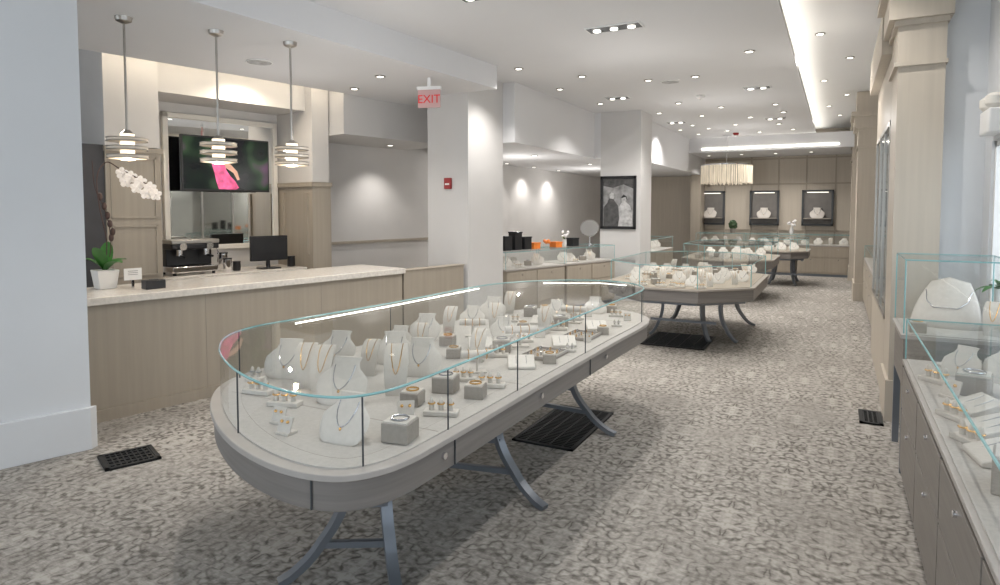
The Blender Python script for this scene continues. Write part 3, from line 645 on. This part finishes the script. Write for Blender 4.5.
for i in range(6):
    y=3.2+i*.32
    put('bBr'[i%3],-2.45,y+.02,D,.35+rnd(.2),1.0,group=G)
    put('rcurkC'[i],-2.24,y,D,.4+rnd(.2),1,group=G)
    put('cpb'[i%3],-2.02,y+.04,D,.4+rnd(.2),.95,group=G)
    if i<5: put('t' if i%2 else 'p',-1.56,y+.02,D,math.pi/2 if i%2 else .5,.8 if i%2 else .95,group='jewelry trays in the long case')
    put(('k','u','e')[i%3],-1.80,y+.18,D,.4+rnd(.3),1.1,group=G)
    put(('r','C','k')[i%3],-1.84,y+.0,D,.4+rnd(.3),1,group=G)
    if i<5: put(('c','K','e')[i%3],-1.46,y+.19,D,.4,.85,group=G)
for x,y,k in ((-1.8,5.15,'b'),(-2.0,5.1,'K'),(-1.6,5.1,'k'),(-2.2,5.0,'c'),(-1.7,5.30,'c'),(-1.46,4.95,'e')): put(k,x,y,D,.3,.95,group=G)
# ------------------------------------------------------------ octagonal tables
def octo(x0,x1,y0,y1,ch):
    return [(x1,y0+ch),(x1,y1-ch),(x1-ch,y1),(x0+ch,y1),(x0,y1-ch),(x0,y0+ch),(x0+ch,y0),(x1-ch,y0)]
def table(x0,x1,y0,y1,ch,lab,feet,zb=.595):
    t_=thing('display_case',lab,'display case',(0,0,0)); Oo=octo(x0,x1,y0,y1,ch)
    glass_case(t_,Oo,zb,.755,1.0,deck='decktan',lip='taupe')
    for x,y in Oo: mk(MB().cyl(x,y,.755,1.0,.005,n=6),'glass_seam','edge',t_)
    cx,cy_=(x0+x1)/2,(y0+y1)/2
    for fx,fy in feet: leg(t_,(cx+(fx-cx)*.70,cy_+(fy-cy_)*.84),(fx,fy),.57)
    mk(MB().box(cx-.4,y0+.5,.52,cx-.36,y1-.4,.565),'rail','metal',t_); mk(MB().box(cx+.36,y0+.5,.52,cx+.4,y1-.4,.565),'rail','metal',t_)
    mk(MB().bar([(cx-.4,cy_-.5,.25),(cx+.4,cy_-.5,.25)],.02),'stretcher','metal',t_,smooth=False)
    return t_
table(-2.5,-.85,7.25,9.9,.5,'octagonal glass jewelry case on curved grey metal legs',((-2.15,8.3),(-1.05,8.25),(-2.15,9.6),(-1.0,9.6),(-1.35,8.1)))
G='jewelry displays in the octagonal case'
for i in range(7):
    for j in range(6):
        if i in (0,6) and j==0: continue
        put(random.choice('bBrcCbrbpuk' if j>1 else 'bcCkurkpcr'),-2.3+i*.21+rnd(.02),7.52+j*.38+rnd(.03),D,.2+rnd(.4),.85,group=G)
for i in range(4): put('k',-2.0+i*.22,7.36,D,rnd(.3),1.0,group=G)
table(-2.5,-1.0,11.6,13.9,.45,'smaller octagonal glass jewelry case on metal legs',((-2.2,12.2),(-1.3,12.2),(-2.2,13.6),(-1.3,13.6)))
for i in range(5):
    for j in range(4): put(random.choice('bBrCpc'),-2.2+i*.23,11.85+j*.45,D,.1+rnd(.4),.9,group='jewelry displays in the smaller octagonal case')
table(-1.5,-.55,14.6,16.2,.3,'far octagonal glass jewelry case on metal legs',((-1.3,15),(-.75,15),(-1.3,15.9),(-.75,15.9)))
for i in range(3): put('B',-1.3+i*.25,15.0,D,.1,.95,group='busts in the far octagonal case')
# ------------------------------------------------------------ rectangular cases
def rcase(lab,loc,rz,w,d,zb,zd,zt,nd=2,bodymat='woodr'):
    t_=thing('display_case',lab,'display case',loc,rz)
    mk(MB().box(0,0,.06,w,d,zd-.03),'cabinet_body',bodymat,t_,bevel=.003)
    mk(MB().box(.02,.03,0,w-.02,d-.02,.06),'plinth','metal',t_)
    mk(MB().box(-.015,-.015,zd-.03,w+.015,d+.015,zd-.006),'lip','lip',t_,bevel=.003)
    mk(MB().box(.005,.005,zd-.006,w-.005,d-.005,zd),'deck','fabric',t_)
    R=[(0,0),(w,0),(w,d),(0,d)]
    mk(MB().band(R,zd,zt),'side_glass','glass',t_,smooth=False); mk(MB().prism(R,zt,zt+.01),'top_glass','glass',t_,smooth=False)
    mk(MB().tube([(x,y,zt+.005) for x,y in R],.005,6,True),'top_glass_edge','edge',t_)
    for x,y in R: mk(MB().cyl(x,y,zd,zt,.004,n=6),'glass_seam','edge',t_)
    for i in range(nd):
        a=w*i/nd+.01; b1=w*(i+1)/nd-.01; z0=.10; zm=z0+(zd-.05-z0)*.6
        for (q0,q1) in ((z0,zm-.01),(zm,zd-.05)):
            dr=mk(MB().box(a,-.014,q0,b1,0,q1),'drawer',bodymat,t_,bevel=.002)
            kn=MB().cyl(0,0,0,.012,.012,n=12); kn.xf(Matrix.Translation(((a+b1)/2,-.014,q1-.05))@Matrix.Rotation(math.pi/2,4,'X')); mk(kn,'lock','chrome',dr)
    return t_
rc=rcase('grey wood drawer display case with low glass top',(.38,4.45,0),-math.pi/2,3.15,.55,0,.76,.99,4)
mk(MB().bar([(.3,.52,.975),(3.0,.52,.975)],.008),'light_strip','ledw',rc)
G='displays in the drawer case by the wall'
for k,x,y,rz,s in (('B',.76,4.0,-.6,1.1),('C',.60,3.74,-.2,1.3),('B',.74,3.36,-.6,1.1),('p',.56,3.42,-1.2,1.1),('p',.56,3.1,-1.4,1.2),('B',.74,2.95,-.7,1.1),('p',.52,2.78,-1.4,1.2),('C',.80,3.7,-.2,1),('p',.62,4.3,-.8,1),('B',.57,4.08,-.7,.9),('k',.47,3.9,-.8,1.3),('e',.48,3.6,-.8,1.4),('r',.84,3.15,-.5,1),('k',.46,3.26,-1,1.2),('C',.54,2.5,-.2,1.5),('k',.47,2.94,-1,1.2)): put(k,x,y,.7605,rz,s,group=G)
c2=thing('display_case','taller square glass jewelry case on grey metal frame','display case',(.38,4.62,0))
W2=.55
mk(MB().box(.0,0,.55,W2,.66,.85),'cabinet_body','woodr',c2,bevel=.003)
for x in (0,W2-.04):
    for y in (0,.62): mk(MB().box(x,y,0,x+.04,y+.04,.55),'leg','metal',c2)
mk(MB().box(-.015,-.015,.85,W2+.015,.675,.874),'lip','lip',c2); mk(MB().box(0.01,0.01,.874,W2-.01,.65,.88),'deck','fabric',c2)
R=[(0,0),(W2,0),(W2,.66),(0,.66)]
mk(MB().band(R,.88,1.33),'side_glass','glass',c2,smooth=False); mk(MB().prism(R,1.33,1.34),'top_glass','glass',c2,smooth=False); mk(MB().tube([(x,y,1.335) for x,y in R],.005,6,True),'top_glass_edge','edge',c2)
for x,y in R: mk(MB().cyl(x,y,.88,1.33,.004,n=6),'glass_seam','edge',c2)
put('L',.62,4.93,.8805,-.25,1.05,group='busts in the tall case')
put('c',.46,4.72,.8805,0,1,group='busts in the tall case'); put('r',.84,4.76,.8805,-.3,1.1,group='busts in the tall case')
pw=thing('potted_plant','small leafy green plant on the window sill','potted plant',(.99,5.38,.99)); mk(MB().lathe([(.035,0.0),(.05,.12),(.045,.12)],18),'pot','white',pw)
for i in range(10): mk(leaf(.17,.025,.9+rnd(.4),i*.63,.11,.6),'leaf','leaf',pw)
rcase('low wood wall display case beside the cream pilaster',(.44,12.8,0),-math.pi/2,4.0,.34,0,.8,1.0,4,'wood')
# left alcove cases
a1=math.radians(73)
for i,(x,y) in enumerate(((-4.25,8.25),(-3.85,9.6))):
    rcase('grey wood display case with glass top near the pillar',(x,y,0),a1,1.35,.6,0,.76,1.0,2,'wood')
u1=(math.cos(a1),math.sin(a1)); n1=(-u1[1],u1[0])
for b0 in ((-4.25,8.25),(-3.85,9.6)):
    for k,s_,t_ in (('B',.25,.25),('b',.5,.3),('C',.75,.25),('B',1.05,.3),('r',.9,.2),('k',.4,.12)):
        put(k,b0[0]+u1[0]*s_+n1[0]*t_,b0[1]+u1[1]*s_+n1[1]*t_,.7605,.6,.95,group='displays in the alcove cases')
def onalc(i,s_,t_): 
    b0=((-4.25,8.25),(-3.85,9.6))[i]; return (b0[0]+u1[0]*s_+n1[0]*t_,b0[1]+u1[1]*s_+n1[1]*t_,1.011)
for i,s_,h,mt_,lab in ((0,.30,.2,'black','dark boxed goods standing on a glass case'),(0,.52,.26,'black','dark boxed goods standing on a glass case'),(0,.74,.18,'black','dark boxed goods standing on a glass case'),(0,.95,.08,'orange','small orange gift box on a glass case'),(1,.1,.07,'orange','small orange gift box on a glass case'),(1,.55,.12,'black','dark boxed goods standing on a glass case')):
    g_=thing('gift_box',lab,'box',onalc(i,s_,.3),a1,'boxes on the alcove case'); mk(MB().box(-.08,-.07,0,.08,.07,h),'box',mt_,g_,bevel=.004); mk(MB().box(-.085,-.075,h,.085,.075,h+.02),'lid','iron' if mt_=='black' else 'orange',g_)
tm=thing('table_mirror','round tabletop mirror on a silver stand','mirror',onalc(1,.95,.25),.25)
g=MB().cyl(0,0,-.006,.006,.15,n=28); g.xf(Matrix.Translation((0,0,.30))@Matrix.Rotation(math.pi/2-.5,4,'X')); mk(g,'glass','mirror',tm)
g=MB().torus((0,0,0),.155,.011,'z',28); g.xf(Matrix.Translation((0,0,.30))@Matrix.Rotation(math.pi/2-.5,4,'X')); mk(g,'rim','chrome',tm); mk(MB().cyl(0,0.04,.0,.20,.01),'post','chrome',tm); mk(MB().cyl(0,0.02,0,.012,.08),'base','chrome',tm)
fv=thing('flower_arrangement','small orange flowers in a glass bowl','flowers',onalc(0,1.2,.25),0)
mk(MB().lathe([(.03,0),(.06,.03),(.05,.08)]),'bowl','glass',fv)
for i in range(8): mk(MB().sphere((rnd(.05),rnd(.05),.1+rnd(.02)),.025),'flower','orange',fv)
wv=thing('flower_vase','small white flowers with green leaves in a vase','flowers',onalc(1,.32,.3),0); mk(MB().lathe([(.03,0),(.04,.06),(.025,.12)]),'vase','white',wv)
for i in range(6): mk(leaf(.12,.02,1.0,i,.12,.5),'leaf','leaf',wv)
for i in range(6): mk(MB().sphere((rnd(.06),rnd(.06),.2+rnd(.04)),.025),'flower','petal',wv)
rcase('far wood display case with glass top in the alcove',(-3.35,12.5,0),math.pi/2,2.4,.6,0,.76,1.0,3,'wood')
for i in range(5): put('B',-3.65,12.8+i*.45,.7605,.3,.95,group='busts in the far alcove case')
# back wall cases
for i in range(3):
    rcase('wood display cabinet with glass top below the wall niches',(-3.28+i*1.22,17.3,0),0,1.18,.6,0,.76,1.0,2,'wood')
    for j in range(4): put('bBrB'[j],-3.13+i*1.22+j*.28,17.55,.7605,rnd(.3),.95,group='busts in the back wall cases')
for i,x in enumerate((-3.12,-1.74,-.46)):
    nn=thing('display_niche','dark framed lit wall niche in the panelled wall','display niche',(x,18.57,1.2),0,'wall niches')
    f=MB(); f.box(-.37,-.08,0,-.32,0,.93); f.box(.32,-.08,0,.37,0,.93); f.box(-.37,-.08,0,.37,0,.05); f.box(-.37,-.08,.88,.37,0,.93); mk(f,'frame','seam',nn,bevel=.004)
    mk(MB().box(-.32,-.02,.05,.32,0,.88),'back_panel','panelgrey',nn); mk(MB().box(-.25,-.07,.86,.25,-.04,.878),'light','nicheled',nn)
    mk(MB().box(-.32,-.30,.18,.32,-.02,.20),'shelf','taupe',nn)
    put('B',x,18.34,1.4005,0,1.6,label='pale neck form on a niche shelf',group='niche busts')
ch=thing('chandelier','drum chandelier of warm hanging crystal rods','chandelier',(-2.35,16.0,2.16))
mk(MB().lathe([(.57,.5),(.59,.5),(.59,.53),(.57,.53)],40),'top_ring','chrome',ch)
for i in range(72):
    a=2*math.pi*i/72; 
    mk(MB().cyl(.57*math.cos(a),.57*math.sin(a),.07+.015*(i%3),.5,.014,n=6),'crystal_rod','crystal',ch)
for i in range(24):
    a=2*math.pi*i/24; mk(MB().cyl(.35*math.cos(a),.35*math.sin(a),.05,.5,.012,n=6),'crystal_rod','crystal',ch)
mk(MB().cyl(0,0,.53,1.22,.006),'stem','chrome',ch); mk(MB().cyl(0,0,1.20,1.22,.1),'canopy','chrome',ch); mk(MB().bar([(-.57,0,.52),(.57,0,.52)],.01),'crossbar','chrome',ch)
gp=thing('topiary_ball','small dark green plant in a pot on the glass case','potted plant',(-2.4,17.6,1.011)); mk(MB().cyl(0,0,0,.12,.06,.08),'pot','taupe',gp)
m_=MB().sphere((0,0,.21),.11,1.1,16); m_.v=[(x+rnd(.02),y+rnd(.02),z+rnd(.02)) for x,y,z in m_.v]; mk(m_,'foliage','leafd',gp)
vv=thing('flower_vase','white flowers in a slim vase on the glass case','flowers',(-1.0,17.6,1.011)); mk(MB().lathe([(.04,0),(.05,.1),(.02,.2)]),'vase','white',vv)
for i in range(7): mk(MB().sphere((rnd(.1),rnd(.08),.3+rnd(.08)),.035),'flower','petal',vv)
# ------------------------------------------------------------ world, camera
w=bpy.data.worlds.new('w'); S.world=w; w.use_nodes=True; nt=w.node_tree
bg=nt.nodes['Background']; bg.inputs[0].default_value=(.84,.92,1,1); bg.inputs[1].default_value=2.6
cam=bpy.data.cameras.new('cam'); co=bpy.data.objects.new('camera',cam); COL.objects.link(co)
co.location=(0,0,1.65); co.rotation_euler=(math.radians(87),0,math.radians(27.77)); cam.lens=23.04; cam.sensor_width=36; cam.shift_y=-.0505; cam.clip_start=.05
S.camera=co
try:
    S.view_settings.view_transform='Standard'; S.view_settings.exposure=0
except Exception as e: print(e)
